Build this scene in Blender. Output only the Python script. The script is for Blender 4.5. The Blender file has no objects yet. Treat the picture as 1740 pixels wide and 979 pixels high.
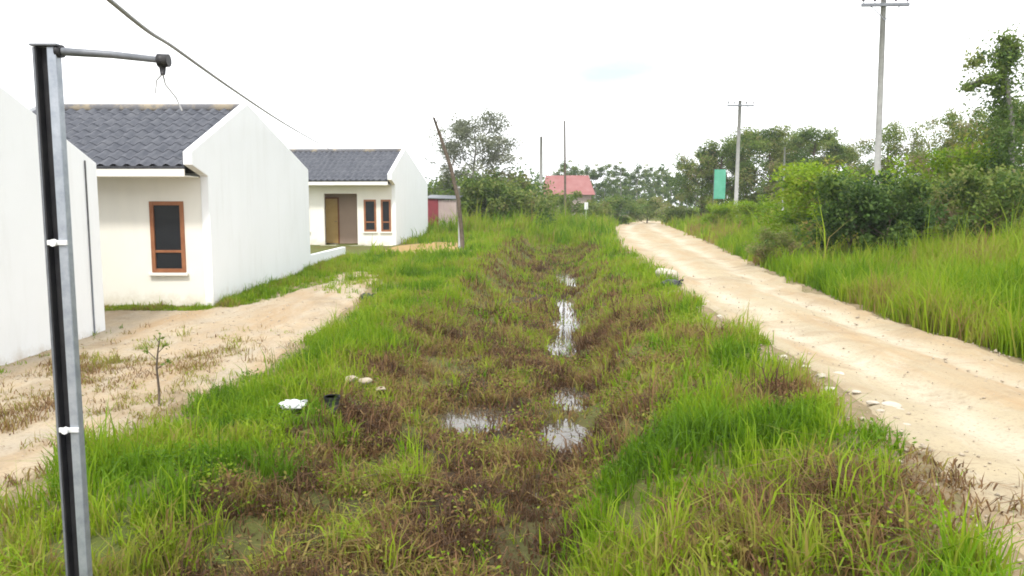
import bpy, math, random
import numpy as np
from mathutils import Vector

R = math.radians
sc = bpy.context.scene
COL = sc.collection
random.seed(7)
rng = np.random.default_rng(11)
EYE = 2.0
F = 1300.0
PITCH = math.atan(137.5 / F)

# ------------------------------------------------------------------ basics
def at(px, py, D):
    """world point at forward distance D seen at pixel (px,py) of the 1740x979 photograph"""
    u = (px - 870) / F; v = (489.5 - py) / F
    t = D / (math.cos(PITCH) + v * math.sin(PITCH))
    return Vector((u * t, D, EYE + t * (v * math.cos(PITCH) - math.sin(PITCH))))

def xat(px, D):
    return at(px, 352, D).x

def sstep(t):
    t = np.clip(t, 0, 1); return t * t * (3 - 2 * t)

def vnoise(x, y, seed=0):
    x = np.asarray(x, float); y = np.asarray(y, float)
    xi = np.floor(x).astype(np.int64); yi = np.floor(y).astype(np.int64)
    fx = x - xi; fy = y - yi
    fx = fx * fx * (3 - 2 * fx); fy = fy * fy * (3 - 2 * fy)
    def h(a, b):
        n = (a * 374761393 + b * 668265263 + seed * 1442695041) & 0xffffffff
        n = ((n ^ (n >> 13)) * 1274126177) & 0xffffffff
        n = (n ^ (n >> 16)) & 0xffffffff
        return n / 4294967295.0
    a = h(xi, yi); b = h(xi + 1, yi); c = h(xi, yi + 1); d = h(xi + 1, yi + 1)
    return (a * (1 - fx) + b * fx) * (1 - fy) + (c * (1 - fx) + d * fx) * fy

def fbm(x, y, s=1.0, o=4, seed=0):
    t = 0; a = 0.5; f = 1.0 / s; n = 0
    for k in range(o):
        t = t + a * vnoise(np.asarray(x) * f + 17.3 * k, np.asarray(y) * f + 5.1 * k, seed + k); n += a
        a *= .5; f *= 2.03
    return t / n

def tag(o, label=None, cat=None, group=None, kind=None):
    if label: o['label'] = label
    if cat: o['category'] = cat
    if group: o['group'] = group
    if kind: o['kind'] = kind
    return o

def empty(name, loc=(0, 0, 0), rz=0.0):
    o = bpy.data.objects.new(name, None); COL.objects.link(o)
    o.location = loc; o.rotation_euler = (0, 0, rz); o.empty_display_size = .1
    return o

def mesh_np(name, V, faces_list, attrs=None, mats=(), mat_idx=None, smooth=False):
    """faces_list: list of int arrays (n,k)"""
    me = bpy.data.meshes.new(name)
    V = np.asarray(V, np.float32)
    me.vertices.add(len(V)); me.vertices.foreach_set('co', V.ravel())
    loops = np.concatenate([f.ravel() for f in faces_list]).astype(np.int32)
    sizes = np.concatenate([np.full(len(f), f.shape[1]) for f in faces_list])
    starts = np.concatenate([[0], np.cumsum(sizes)[:-1]]).astype(np.int32)
    me.loops.add(len(loops)); me.loops.foreach_set('vertex_index', loops)
    me.polygons.add(len(sizes)); me.polygons.foreach_set('loop_start', starts)
    if mat_idx is not None: me.polygons.foreach_set('material_index', np.asarray(mat_idx, np.int32))
    me.update(calc_edges=True)
    if smooth: me.polygons.foreach_set('use_smooth', np.ones(len(sizes), bool))
    for k, a in (attrs or {}).items():
        at_ = me.attributes.new(k, 'FLOAT', 'POINT'); at_.data.foreach_set('value', np.asarray(a, np.float32))
    for m in mats: me.materials.append(m)
    return me

def link(name, me, parent=None, loc=None):
    o = bpy.data.objects.new(name, me); COL.objects.link(o)
    if parent: o.parent = parent
    if loc is not None: o.location = loc
    return o

class MB:
    def __init__(s): s.v = []; s.f = []; s.sm = []
    def poly(s, pts, faces, smooth=False):
        b = len(s.v); s.v += [tuple(p) for p in pts]
        for f in faces: s.f.append([b + i for i in f]); s.sm.append(smooth)
        return s
    def box(s, x0, x1, y0, y1, z0, z1):
        p = [(x0, y0, z0), (x1, y0, z0), (x1, y1, z0), (x0, y1, z0), (x0, y0, z1), (x1, y0, z1), (x1, y1, z1), (x0, y1, z1)]
        return s.poly(p, [(3, 2, 1, 0), (4, 5, 6, 7), (0, 1, 5, 4), (1, 2, 6, 5), (2, 3, 7, 6), (3, 0, 4, 7)])
    def prism_x(s, yz, x0, x1):
        n = len(yz)
        p = [(x0, y, z) for y, z in yz] + [(x1, y, z) for y, z in yz]
        fs = [tuple(range(n)), tuple(range(2 * n - 1, n - 1, -1))]
        fs += [((i + 1) % n, i, n + i, n + (i + 1) % n) for i in range(n)]
        return s.poly(p, fs)
    def prism_z(s, xy, z0, z1):
        n = len(xy)
        p = [(x, y, z0) for x, y in xy] + [(x, y, z1) for x, y in xy]
        fs = [tuple(range(n - 1, -1, -1)), tuple(range(n, 2 * n))]
        fs += [(i, (i + 1) % n, n + (i + 1) % n, n + i) for i in range(n)]
        return s.poly(p, fs)
    def tube(s, pts, rad, n=8, caps=True):
        pts = [Vector(p) for p in pts]
        if not hasattr(rad, '__len__'): rad = [rad] * len(pts)
        vs = []; fs = []
        up = None
        for i, p in enumerate(pts):
            d = (pts[min(i + 1, len(pts) - 1)] - pts[max(i - 1, 0)]).normalized()
            if up is None: up = Vector((1, 0, 0)) if abs(d.x) < .9 else Vector((0, 1, 0))
            a = d.cross(up).normalized(); b = d.cross(a).normalized(); up = -b if False else up
            for k in range(n):
                t = 2 * math.pi * k / n
                vs.append(p + (a * math.cos(t) + b * math.sin(t)) * rad[i])
        for i in range(len(pts) - 1):
            for k in range(n):
                q = (k + 1) % n
                fs.append((i * n + k, i * n + q, (i + 1) * n + q, (i + 1) * n + k))
        s.poly(vs, fs, True)
        if caps:
            b = len(s.v) - len(vs)
            s.f.append([b + k for k in range(n)]); s.sm.append(False)
            s.f.append([b + (len(pts) - 1) * n + k for k in range(n)][::-1]); s.sm.append(False)
        return s
    def build(s, name, mat, parent=None, bevel=0, loc=None):
        me = bpy.data.meshes.new(name); me.from_pydata(s.v, [], s.f); me.update()
        me.polygons.foreach_set('use_smooth', s.sm)
        me.materials.append(mat)
        o = link(name, me, parent, loc)
        if bevel:
            m = o.modifiers.new('bevel', 'BEVEL'); m.width = bevel; m.segments = 2; m.limit_method = 'ANGLE'
        return o

# ------------------------------------------------------------------ materials
def new_mat(name):
    m = bpy.data.materials.new(name); m.use_nodes = True
    nt = m.node_tree; nt.nodes.clear()
    out = nt.nodes.new('ShaderNodeOutputMaterial')
    return m, nt, out

def N(nt, t, **kw):
    n = nt.nodes.new(t)
    for k, v in kw.items(): setattr(n, k, v)
    return n

def ramp(nt, src, stops, interp='LINEAR'):
    r = nt.nodes.new('ShaderNodeValToRGB'); r.color_ramp.interpolation = interp
    el = r.color_ramp.elements
    while len(el) < len(stops): el.new(.5)
    for e, (p, c) in zip(el, stops):
        e.position = p; e.color = (c, c, c, 1) if not hasattr(c, '__len__') else (*c, 1)
    nt.links.new(src, r.inputs[0]); return r.outputs[0]

def noise(nt, scale, detail=6, rough=.6, vec=None, dist=0):
    n = nt.nodes.new('ShaderNodeTexNoise'); n.inputs['Scale'].default_value = scale
    n.inputs['Detail'].default_value = detail; n.inputs['Roughness'].default_value = rough
    n.inputs['Distortion'].default_value = dist
    if vec is not None: nt.links.new(vec, n.inputs['Vector'])
    return n.outputs['Fac']

def mixc(nt, fac, a, b, blend='MIX'):
    m = nt.nodes.new('ShaderNodeMix'); m.data_type = 'RGBA'; m.blend_type = blend
    for i, v in ((0, fac), (6, a), (7, b)):
        if hasattr(v, 'is_output') or isinstance(v, bpy.types.NodeSocket): nt.links.new(v, m.inputs[i])
        elif hasattr(v, '__len__'): m.inputs[i].default_value = (*v[:3], 1)
        else: m.inputs[i].default_value = v
    return m.outputs[2]

def surf_mat(name, c1, c2, scale=3, rough=.8, bump=.3, bscale=40, stops=(.35, .65), spec=.3, extra=None, metallic=0, bdist=.01):
    m, nt, out = new_mat(name)
    tc = N(nt, 'ShaderNodeNewGeometry').outputs['Position']
    b = N(nt, 'ShaderNodeBsdfPrincipled')
    f = ramp(nt, noise(nt, scale, 8, .65, tc), [(stops[0], 0.0), (stops[1], 1.0)])
    c = mixc(nt, f, c1, c2)
    if extra: c = extra(nt, tc, c)
    nt.links.new(c, b.inputs['Base Color'])
    b.inputs['Roughness'].default_value = rough
    b.inputs['Specular IOR Level'].default_value = spec
    b.inputs['Metallic'].default_value = metallic
    if bump:
        bp = N(nt, 'ShaderNodeBump'); bp.inputs['Strength'].default_value = bump; bp.inputs['Distance'].default_value = bdist
        nt.links.new(noise(nt, bscale, 6, .7, tc), bp.inputs['Height']); nt.links.new(bp.outputs[0], b.inputs['Normal'])
    nt.links.new(b.outputs[0], out.inputs[0])
    return m

def leaf_mat(name, stops, trans=.35, rough=.6):
    """colour by the leaf's own 'tint' attribute (0..1)"""
    m, nt, out = new_mat(name)
    a = N(nt, 'ShaderNodeAttribute', attribute_name='tint')
    c = ramp(nt, a.outputs['Fac'], stops)
    b = N(nt, 'ShaderNodeBsdfPrincipled'); b.inputs['Roughness'].default_value = rough
    b.inputs['Specular IOR Level'].default_value = .25
    nt.links.new(c, b.inputs['Base Color'])
    t = N(nt, 'ShaderNodeBsdfTranslucent'); nt.links.new(c, t.inputs['Color'])
    mx = N(nt, 'ShaderNodeMixShader'); mx.inputs[0].default_value = trans
    nt.links.new(b.outputs[0], mx.inputs[1]); nt.links.new(t.outputs[0], mx.inputs[2])
    nt.links.new(mx.outputs[0], out.inputs[0])
    return m

def splash(nt, v):
    mr = N(nt, 'ShaderNodeMapRange'); nt.links.new(v, mr.inputs[0])
    mr.inputs[1].default_value = -.50; mr.inputs[2].default_value = -.15; mr.inputs[3].default_value = .6; mr.inputs[4].default_value = 0
    return mr.outputs[0]

def stain(nt, tc, c):
    # drips and damp marks: noise stretched vertically
    mp = N(nt, 'ShaderNodeMapping'); mp.inputs['Scale'].default_value = (2.2, 2.2, .35); nt.links.new(tc, mp.inputs[0])
    f = ramp(nt, noise(nt, 1.6, 8, .7, mp.outputs[0]), [(.5, 0.0), (.8, .28)])
    c = mixc(nt, f, c, (.58, .58, .56))
    oc = N(nt, 'ShaderNodeTexCoord').outputs['Object']; sp = N(nt, 'ShaderNodeSeparateXYZ'); nt.links.new(oc, sp.inputs[0])
    ma = N(nt, 'ShaderNodeMath', operation='MULTIPLY_ADD'); nt.links.new(noise(nt, 3.5, 8, .75, tc), ma.inputs[0]); ma.inputs[1].default_value = -.9
    nt.links.new(sp.outputs['Z'], ma.inputs[2])
    # rain-splashed mud along the foot of the wall
    return mixc(nt, splash(nt, ma.outputs[0]), c, (.42, .34, .23))

def dirt_extra(nt, tc, c):
    mp = N(nt, 'ShaderNodeMapping'); mp.inputs['Scale'].default_value = (1.6, .35, 1); nt.links.new(tc, mp.inputs[0])
    f = ramp(nt, noise(nt, .9, 7, .62, mp.outputs[0], .6), [(.42, 0.0), (.66, .85)])
    c = mixc(nt, f, c, (.35, .245, .14))
    f2 = ramp(nt, noise(nt, 2.3, 9, .75, mp.outputs[0], .3), [(.54, 0.0), (.70, .55)])
    c = mixc(nt, f2, c, (.47, .42, .34))
    ra = N(nt, 'ShaderNodeAttribute', attribute_name='rut')
    rm = N(nt, 'ShaderNodeMath', operation='MULTIPLY'); nt.links.new(ra.outputs['Fac'], rm.inputs[0]); rm.inputs[1].default_value = .75
    c = mixc(nt, rm.outputs[0], c, (.50, .45, .36))
    fd = ramp(nt, noise(nt, .75, 8, .7, tc, .8), [(.52, 0.0), (.66, .7)])
    c = mixc(nt, fd, c, (.27, .205, .13))
    f3 = ramp(nt, noise(nt, 26, 5, .7, tc), [(.52, 0.0), (.7, .7)])
    c = mixc(nt, f3, c, (.26, .21, .15))
    return c

M = {}
M['dirt'] = surf_mat('pale_dirt', (.39, .325, .215), (.35, .30, .21), 1.1, .95, .55, 22, spec=.1, extra=dirt_extra, bdist=.03)
M['sand'] = surf_mat('yard_sand', (.43, .35, .245), (.37, .32, .25), 1.4, .95, .6, 16, spec=.1, extra=dirt_extra, bdist=.04)
M['soil'] = surf_mat('orange_soil', (.36, .24, .10), (.30, .22, .11), 1.5, .95, .6, 18, spec=.1, bdist=.03)
def ground_extra(nt, tc, c):
    a = N(nt, 'ShaderNodeAttribute', attribute_name='wet')
    f = ramp(nt, noise(nt, .7, 7, .65, tc, .5), [(.4, 0.0), (.6, .8)])
    c = mixc(nt, f, c, (.10, .13, .03))
    c = mixc(nt, a.outputs['Fac'], c, (.055, .040, .026))
    a2 = N(nt, 'ShaderNodeAttribute', attribute_name='dusty')
    mm = N(nt, 'ShaderNodeMath', operation='MULTIPLY'); nt.links.new(a2.outputs['Fac'], mm.inputs[0])
    nt.links.new(ramp(nt, noise(nt, 5, 6, .7, tc), [(.32, .35), (.55, 1.0)]), mm.inputs[1])
    return mixc(nt, mm.outputs[0], c, (.27, .205, .13))
M['ground'] = surf_mat('ground', (.15, .12, .05), (.10, .10, .03), 3, .95, .8, 14, spec=.15, extra=ground_extra, bdist=.05)
M['white'] = surf_mat('white_paint', (.80, .815, .835), (.775, .79, .805), .7, .75, .15, 30, spec=.3, extra=stain, bdist=.004)
M['cream'] = surf_mat('cream_paint', (.74, .725, .67), (.71, .69, .63), .8, .75, .15, 30, spec=.3, extra=stain, bdist=.004)
M['frame'] = surf_mat('brown_wood', (.30, .13, .06), (.22, .085, .04), 6, .5, .2, 60, bdist=.003)
M['door'] = surf_mat('ochre_door', (.60, .42, .17), (.54, .36, .13), 4, .45, .1, 60, bdist=.003)
M['taupe'] = surf_mat('taupe_paint', (.46, .34, .27), (.42, .31, .245), 2, .75, .15, 30, bdist=.004)
M['concrete'] = surf_mat('concrete', (.36, .36, .35), (.27, .27, .26), 4, .85, .3, 50, bdist=.004)
M['palewall'] = surf_mat('pale_cement', (.42, .34, .32), (.36, .28, .27), 2, .85, .2, 40)
M['maroon'] = surf_mat('maroon', (.22, .04, .05), (.17, .03, .04), 2, .7, .1, 40)
M['redroof'] = surf_mat('red_roof', (.23, .085, .08), (.27, .125, .12), 1.2, .7, .2, 12)
M['black'] = surf_mat('black_steel_and_shade', (.018, .018, .022), (.035, .034, .036), 9, .45, .15, 80, bdist=.002)  # black of the fittings; on the post channel it stands for inner shade
M['galv'] = surf_mat('galvanised', (.40, .43, .48), (.28, .31, .36), 14, .42, .1, 90, metallic=.55, bdist=.002)
M['galvd'] = surf_mat('dull_steel', (.20, .21, .23), (.14, .15, .17), 12, .5, .15, 90, metallic=.4, bdist=.002)
M['whiteband'] = surf_mat('white_band', (.75, .76, .77), (.6, .61, .62), 20, .5, .1, 90)
M['bark'] = surf_mat('bark', (.13, .10, .075), (.07, .055, .04), 9, .9, .7, 30, bdist=.02)
M['greybark'] = surf_mat('grey_bark', (.26, .25, .23), (.15, .14, .125), 7, .9, .6, 30, bdist=.02)
M['stone'] = surf_mat('stone', (.42, .36, .28), (.30, .25, .19), 8, .9, .6, 40, bdist=.01)
M['whitestone'] = surf_mat('white_stone', (.50, .46, .39), (.38, .34, .28), 8, .9, .6, 40, bdist=.01)
M['plastic'] = surf_mat('white_plastic', (.66, .68, .70), (.5, .53, .55), 14, .35, .3, 30)
M['blackplastic'] = surf_mat('black_plastic', (.02, .022, .024), (.04, .042, .04), 8, .4, .2, 40)
M['green'] = surf_mat('turquoise_cloth', (.07, .30, .20), (.11, .36, .26), 2, .6, .2, 12)
M['cable'] = surf_mat('grey_cable', (.30, .30, .30), (.24, .24, .24), 10, .6, 0)
M['glass'], nt, out = new_mat('dark_glass')
b = N(nt, 'ShaderNodeBsdfPrincipled'); b.inputs['Base Color'].default_value = (.012, .014, .018, 1)
b.inputs['Roughness'].default_value = .08; b.inputs['Specular IOR Level'].default_value = .4
nt.links.new(b.outputs[0], out.inputs[0])
M['water'], nt, out = new_mat('muddy_water')
b = N(nt, 'ShaderNodeBsdfPrincipled'); b.inputs['Base Color'].default_value = (.07, .06, .045, 1)
b.inputs['Roughness'].default_value = .03; b.inputs['IOR'].default_value = 1.33
b.inputs['Specular IOR Level'].default_value = .9
bp = N(nt, 'ShaderNodeBump'); bp.inputs['Strength'].default_value = .12; bp.inputs['Distance'].default_value = .01
nt.links.new(noise(nt, 9, 3, .5, N(nt, 'ShaderNodeNewGeometry').outputs['Position']), bp.inputs['Height'])
nt.links.new(bp.outputs[0], b.inputs['Normal']); nt.links.new(b.outputs[0], out.inputs[0])

def roof_extra(nt, tc, c):
    mp = N(nt, 'ShaderNodeMapping'); mp.inputs['Scale'].default_value = (3, .6, .6); nt.links.new(tc, mp.inputs[0])
    f = ramp(nt, noise(nt, 2.5, 8, .7, mp.outputs[0]), [(.45, 0.0), (.75, .6)])
    return mixc(nt, f, c, (.135, .14, .155))
M['roof'] = surf_mat('slate_roof', (.050, .055, .070), (.085, .09, .108), 5, .7, .3, 40, extra=roof_extra)
M['ridge'] = surf_mat('ridge_mortar', (.13, .13, .14), (.27, .23, .17), 1.1, .85, .4, 30, stops=(.53, .60))

GRASS = [(0.0, (.050, .115, .006)), (.3, (.125, .245, .006)), (.55, (.250, .350, .015)), (.70, (.27, .23, .06)), (.84, (.24, .135, .065)), (1.0, (.085, .048, .025))]
M['grass'] = leaf_mat('grass', GRASS, .45)
LEAF = [(0.0, (.022, .052, .012)), (.35, (.065, .125, .022)), (.6, (.145, .210, .035)), (.8, (.23, .25, .07)), (1.0, (.26, .19, .11))]
M['leaf'] = leaf_mat('leaf', LEAF, .42)
LEAF_P = [(0.0, (.10, .12, .08)), (.5, (.17, .19, .12)), (1.0, (.27, .28, .19))]
M['paleleaf'] = leaf_mat('pale_leaf', LEAF_P, .35)

# ------------------------------------------------------------------ terrain
RD = [-8, 0, 3.8, 4.9, 7, 9, 11.7, 16.3, 21, 30, 43, 60, 80, 95]
RL = [1.9, 1.9, 2.25, 2.55, 2.85, 2.9, 2.97, 3.4, 3.8, 4.35, 5.35, 7.6, 11.6, 16]
RR = [6.0, 5.9, 5.7, 5.6, 5.35, 5.35, 5.45, 6.1, 6.8, 8.2, 10.3, 12.6, 16, 21]
def xl(y): return np.interp(y, RD, RL)
def xr(y): return np.interp(y, RD, RR)
def cx(y): return -.68 + .08 * (np.clip(y, 0, 60) - 5) + .27 * sstep((np.asarray(y, float) - 5) / 2.8)
PUD = [(.70, 9.1, .30, .6), (.54, 7.6, .30, .5), (-.42, 8.1, .36, .6), (1.0, 14.6, .2, 1.2), (.85, 12.6, .34, .8), (1.22, 17.2, .20, 2.3),
       (1.75, 25, .30, 2.4), (-.02, 8.3, .16, .2), (.15, 5.9, .12, .15), (-1.15, 6.4, .14, .16), (1.25, 14.2, .14, .5)]
WZ = -.30

def H(x, y, sheet=False):
    x = np.asarray(x, float); y = np.asarray(y, float)
    zy = np.interp(y, [-10, 0, 10, 15, 24, 32, 60, 120], [-.05, -.1, -.12, .04, .25, .42, .6, .8])
    fade = sstep((y - 30) / 20)
    dz = -.24 * (1 - fade) + (.35) * fade
    far = sstep((y - 50) / 50)
    near = sstep((2.2 - y) / 2)
    L, Rr, c = xl(y), xr(y), cx(y)
    n = [np.full_like(y, -3.2), c - 1.9, c - .9, c + .9, c + 1.75, L - .05, Rr, Rr + .5, Rr + 3, Rr + 10, Rr + 40]
    n[0] = np.minimum(n[0], c - 2.1)
    z = [zy, zy + .12, dz, dz - .02, .22 + .1 * fade, .38, .40, .36, .72, 1.05, 1.3]
    r = z[0] + 0 * x
    for i in range(len(n) - 1):
        r = r + (z[i + 1] - z[i]) * sstep((x - n[i]) / np.maximum(n[i + 1] - n[i], .05))
    onroad = sstep((x - L + .2) / .4) * sstep((Rr + .2 - x) / .4)
    inyard = sstep((-3.2 - x) / .8)
    rough = (fbm(x, y, 1.1, 4, 3) - .5) * .16 + (fbm(x, y, .28, 3, 9) - .5) * .07
    r = r + rough * (1 - .75 * np.maximum(onroad, inyard))
    r = r + onroad * (.03 * np.cos((x - (L + Rr) / 2) / np.maximum(Rr - L, 1) * 4 * math.pi) * .8 + (fbm(x, y, .8, 3, 21) - .5) * .07)
    r = r + (fbm(x, y, 14, 3, 5) - .5) * .5 * sstep((y - 45) / 40)
    r = r + (.35 - r) * near * .8
    for (a, b_, wx, wy) in PUD:
        d = ((x - a) / wx) ** 2 + ((y - b_) / wy) ** 2
        wob = 1 + 1.6 * (fbm(x, y, .28, 3, 33) - .5)
        r = np.where(d < 6, r + (-.36 - r) * np.exp(-(d * wob) ** 1.5 * .6), r)
    inside = ((x > c - 1.9) & (x < c + 1.7))
    return r

def yard_edges(y):
    l = np.interp(y, [-6, 12.7, 13.0, 14.9, 15.1, 18, 21, 23], [-7.6, -7.3, -9.5, -9.5, -5.5, -5.0, -4.7, -4.2])
    r = np.interp(y, [-6, 4.5, 6.5, 8.3, 10, 13, 18, 21, 23], [-3.6, -3.55, -3.6, -3.55, -3.15, -3.05, -3.2, -3.45, -3.9])
    return l, r
def soil_edges(y):
    return np.interp(y, [27, 28.5, 31.5, 34], [-4.4, -5.2, -5.0, -3.4]), np.interp(y, [27, 28.5, 31, 34], [-3.2, -1.9, -1.5, -2.4])

def axis(parts):
    a = []
    for s, e, st in parts: a += list(np.arange(s, e, st))
    a.append(parts[-1][1]); return np.array(a)
ax = axis([(-260, -60, 12), (-60, -16, 3), (-16, -8, .6), (-8, -4, .2), (-4, 6, .085), (6, 14, .2), (14, 40, 1.2), (40, 100, 4), (100, 260, 12)])
ay = axis([(-30, -4, 3), (-4, 2, .5), (2, 14, .085), (14, 32, .2), (32, 60, .6), (60, 140, 2.5), (140, 500, 15)])
GX, GY = np.meshgrid(ax, ay)
GZ = H(GX, GY)
onr = sstep((GX - xl(GY) - .12) / .15) * sstep((xr(GY) - .12 - GX) / .15)
yl, yr = yard_edges(GY)
ony = sstep((GX - yl - .12) / .15) * sstep((yr - .12 - GX) / .15) * (GY > -5) * (GY < 22.7)
sl, sr = soil_edges(GY)
ons = sstep((GX - sl - .15) / .15) * sstep((sr - .15 - GX) / .15) * (GY > 27.3) * (GY < 33.6)
GZ = GZ - .07 * np.maximum(np.maximum(onr * (GY < 94), ony), ons)
wet = sstep(1 - np.abs(GX - cx(GY)) / 1.5) * (1 - sstep((GY - 32) / 15))
dr = np.maximum(xl(GY) - GX, GX - xr(GY)); dy_ = np.where(GY < 23, GX - yr, 9)
dusty = np.maximum(sstep(1 - np.abs(dr - .0) / .55), sstep(1 - np.maximum(dy_, 0) / .6) * (GX > -9))
ny, nx = GX.shape
idx = np.arange(ny * nx).reshape(ny, nx)
quads = np.stack([idx[:-1, :-1], idx[:-1, 1:], idx[1:, 1:], idx[1:, :-1]], -1).reshape(-1, 4)
g = link('ground', mesh_np('ground', np.stack([GX, GY, GZ], -1).reshape(-1, 3), [quads], {'wet': wet.ravel(), 'dusty': dusty.ravel()}, [M['ground']], smooth=True))
tag(g, 'weedy brown and green earth around the ditch and houses', 'ground', kind='structure')

def sheet(name, mat, label, cat, edges, ys, nu, lift=.012, amp=.22, seed=1):
    ys = np.asarray(ys); u = np.linspace(0, 1, nu)
    l, r = edges(ys)
    l = l + (fbm(ys * 0 + 3, ys, .9, 4, seed) - .5) * amp * 2; r = r + (fbm(ys * 0 + 9, ys, .9, 4, seed + 5) - .5) * amp * 2
    X = l[:, None] + (r - l)[:, None] * u[None]; Y = np.repeat(ys[:, None], nu, 1)
    Z = H(X, Y) + lift
    edge = np.minimum(np.minimum(X - l[:, None], r[:, None] - X), np.minimum(Y - ys[0], ys[-1] - Y))
    U = (X - l[:, None]) / (r - l)[:, None] + (fbm(Y * 0, Y, 3, 3, 44) - .5) * .12
    rut = np.maximum(np.exp(-((U - .30) / .075) ** 2), np.exp(-((U - .70) / .075) ** 2)) * (.35 + .9 * fbm(X, Y, .9, 3, 45)) * (name == 'road')
    Z = Z - .035 * rut + (fbm(X, Y, .22, 3, 46) - .5) * .035
    Z -= .1 * (1 - sstep(edge / .25)) 
    ii = np.arange(X.size).reshape(X.shape)
    q = np.stack([ii[:-1, :-1], ii[:-1, 1:], ii[1:, 1:], ii[1:, :-1]], -1).reshape(-1, 4)
    o = link(name, mesh_np(name, np.stack([X, Y, Z], -1).reshape(-1, 3), [q], {'rut': rut.ravel()}, [mat], smooth=True))
    return tag(o, label, cat, kind='structure')
sheet('road', M['dirt'], 'rutted pale dirt road curving away past the tall grass bank', 'road', lambda y: (xl(y), xr(y)),
      axis([(-6, 2, .4), (2, 22, .08), (22, 50, .3), (50, 95, 1)]), 46, seed=4, amp=.3)
sheet('dirt_yard', M['sand'], 'sandy bare yard in front of the white houses', 'yard', yard_edges,
      axis([(-5, 3, .4), (3, 23, .09)]), 50, seed=8, amp=.3)
sheet('soil_patch', M['soil'], 'orange bare soil before the farther porch house', 'soil', soil_edges, axis([(27, 34, .15)]), 24, seed=12)

# water lying in the ditch bottom: one sheet, seen where the bed dips below it
wy = axis([(5, 29, .25)]); wu = np.linspace(-1.0, 1.0, 14)
X = cx(wy)[:, None] + wu[None] * 1.5; Y = np.repeat(wy[:, None], 14, 1)
ii = np.arange(X.size).reshape(X.shape)
q = np.stack([ii[:-1, :-1], ii[:-1, 1:], ii[1:, 1:], ii[1:, :-1]], -1).reshape(-1, 4)
tag(link('water', mesh_np('water', np.stack([X, Y, X * 0 + WZ], -1).reshape(-1, 3), [q], None, [M['water']])),
    'shallow muddy water standing in the ditch bottom', 'water', kind='structure')

# ------------------------------------------------------------------ grass
def blades(P, h, w, lean, tint, rg, face=None):
    """P (n,3) roots; returns V,quads,tris,tint"""
    n = len(P)
    th = rg.uniform(0, 2 * math.pi, n) if face is None else face
    la = rg.uniform(0, 2 * math.pi, n)
    s = np.stack([np.cos(th), np.sin(th), np.zeros(n)], -1)
    d = np.stack([np.cos(la), np.sin(la), np.zeros(n)], -1)
    up = np.array([0, 0, 1.0])
    mid = P + up * (h * .55)[:, None] + d * (h * lean * .28)[:, None]
    tip = P + up * (h * np.clip(1 - lean * .35, .2, 1))[:, None] + d * (h * lean * .95)[:, None]
    W = w[:, None] * .5
    V = np.stack([P - s * W, P + s * W, mid + s * W * .8, mid - s * W * .8, tip], 1).reshape(-1, 3)
    b = np.arange(n) * 5
    return V, np.stack([b, b + 1, b + 2, b + 3], -1), np.stack([b + 3, b + 2, b + 4], -1), np.repeat(tint, 5)

def scatter(xlo, xhi, ylo, yhi, n, rg, mask):
    """n random points, kept with probability mask(x,y)"""
    x = rg.uniform(xlo, xhi, n); y = rg.uniform(ylo, yhi, n)
    k = rg.uniform(0, 1, n) < mask(x, y)
    # only what a wide view from around the camera could show
    k &= np.abs(x) < (np.maximum(y, 0) * .85 + 4)
    return x[k], y[k]

def grassfield(name, label, cat, zones, seed, mat=None):
    """zones: (x0,x1,y0,y1,tufts,mask,blades per tuft,height,width,lean,spread,tintfun)"""
    rg = np.random.default_rng(seed); Vs = []; Q = []; T = []; A = []; off = 0
    for (x0, x1, y0, y1, n, mask, nb, hh, ww, lean, spread, tf) in zones:
        x, y = scatter(x0, x1, y0, y1, n, rg, mask)
        hs = rg.lognormal(0, .3, len(x)) * (.42 + 1.25 * fbm(x, y, .8, 3, 40) ** 1.3)
        t0 = tf(x, y) + rg.normal(0, .05 if name != 'ditch_weeds' else .10, len(x))
        k = np.repeat(np.arange(len(x)), nb)
        bx = x[k] + rg.normal(0, spread, len(k)); by = y[k] + rg.normal(0, spread, len(k))
        bz = H(bx, by) - .02
        h = hh * hs[k] * rg.uniform(.45, 1.15, len(k)); w = ww * rg.uniform(.6, 1.4, len(k))
        ln = np.abs(rg.normal(lean, lean * .6, len(k)))
        t = np.clip(t0[k] + rg.normal(0, .07, len(k)), 0, 1)
        V, q, tr, a = blades(np.stack([bx, by, bz], -1), h, w, np.clip(ln, 0, 1.6), t, rg)
        Vs.append(V); Q.append(q + off); T.append(tr + off); A.append(a); off += len(V)
    me = mesh_np(name, np.concatenate(Vs), [np.concatenate(Q), np.concatenate(T)], {'tint': np.concatenate(A)}, [mat or M['grass']])
    return tag(link(name, me), label, cat, kind='stuff')

def brown_zone(x, y):
    """1 in the dead, wet vegetation of the ditch"""
    d = np.abs(x - cx(y) - .05) / (np.interp(y, [3, 5.2, 7.3, 17, 40], [.9, 1.35, 1.95, 2.1, 2.1]) * (1 + .9 * (fbm(x, y, 1.0, 3, 50) - .5)))
    return (1 - sstep((d - .75) / .45)) * (1 - sstep((y - 34) / 12))
def water_clear(x, y):
    m = np.ones_like(x)
    for (a, b_, wx, wy) in PUD:
        m *= np.where(((x - a) / (wx * 1.0)) ** 2 + ((y - b_) / (wy * 1.0)) ** 2 < 1, .13 + .5 * patch(x, y, .3, 140, .5, .6), 1)
        # let the sight line from the path to the water stay open
        m *= np.where(((x - a * .96) / (wx * .9)) ** 2 + ((y - b_ * .93) / (wy * .8)) ** 2 < 1, .22, 1)
    return m
def notroad(x, y, e=.12):
    w = (fbm(x, y, .5, 3, 61) - .5) * .9
    return ((x < xl(y) - e + w) | (x > xr(y) + e * .3 + w * .5)) * 1.0
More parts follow.
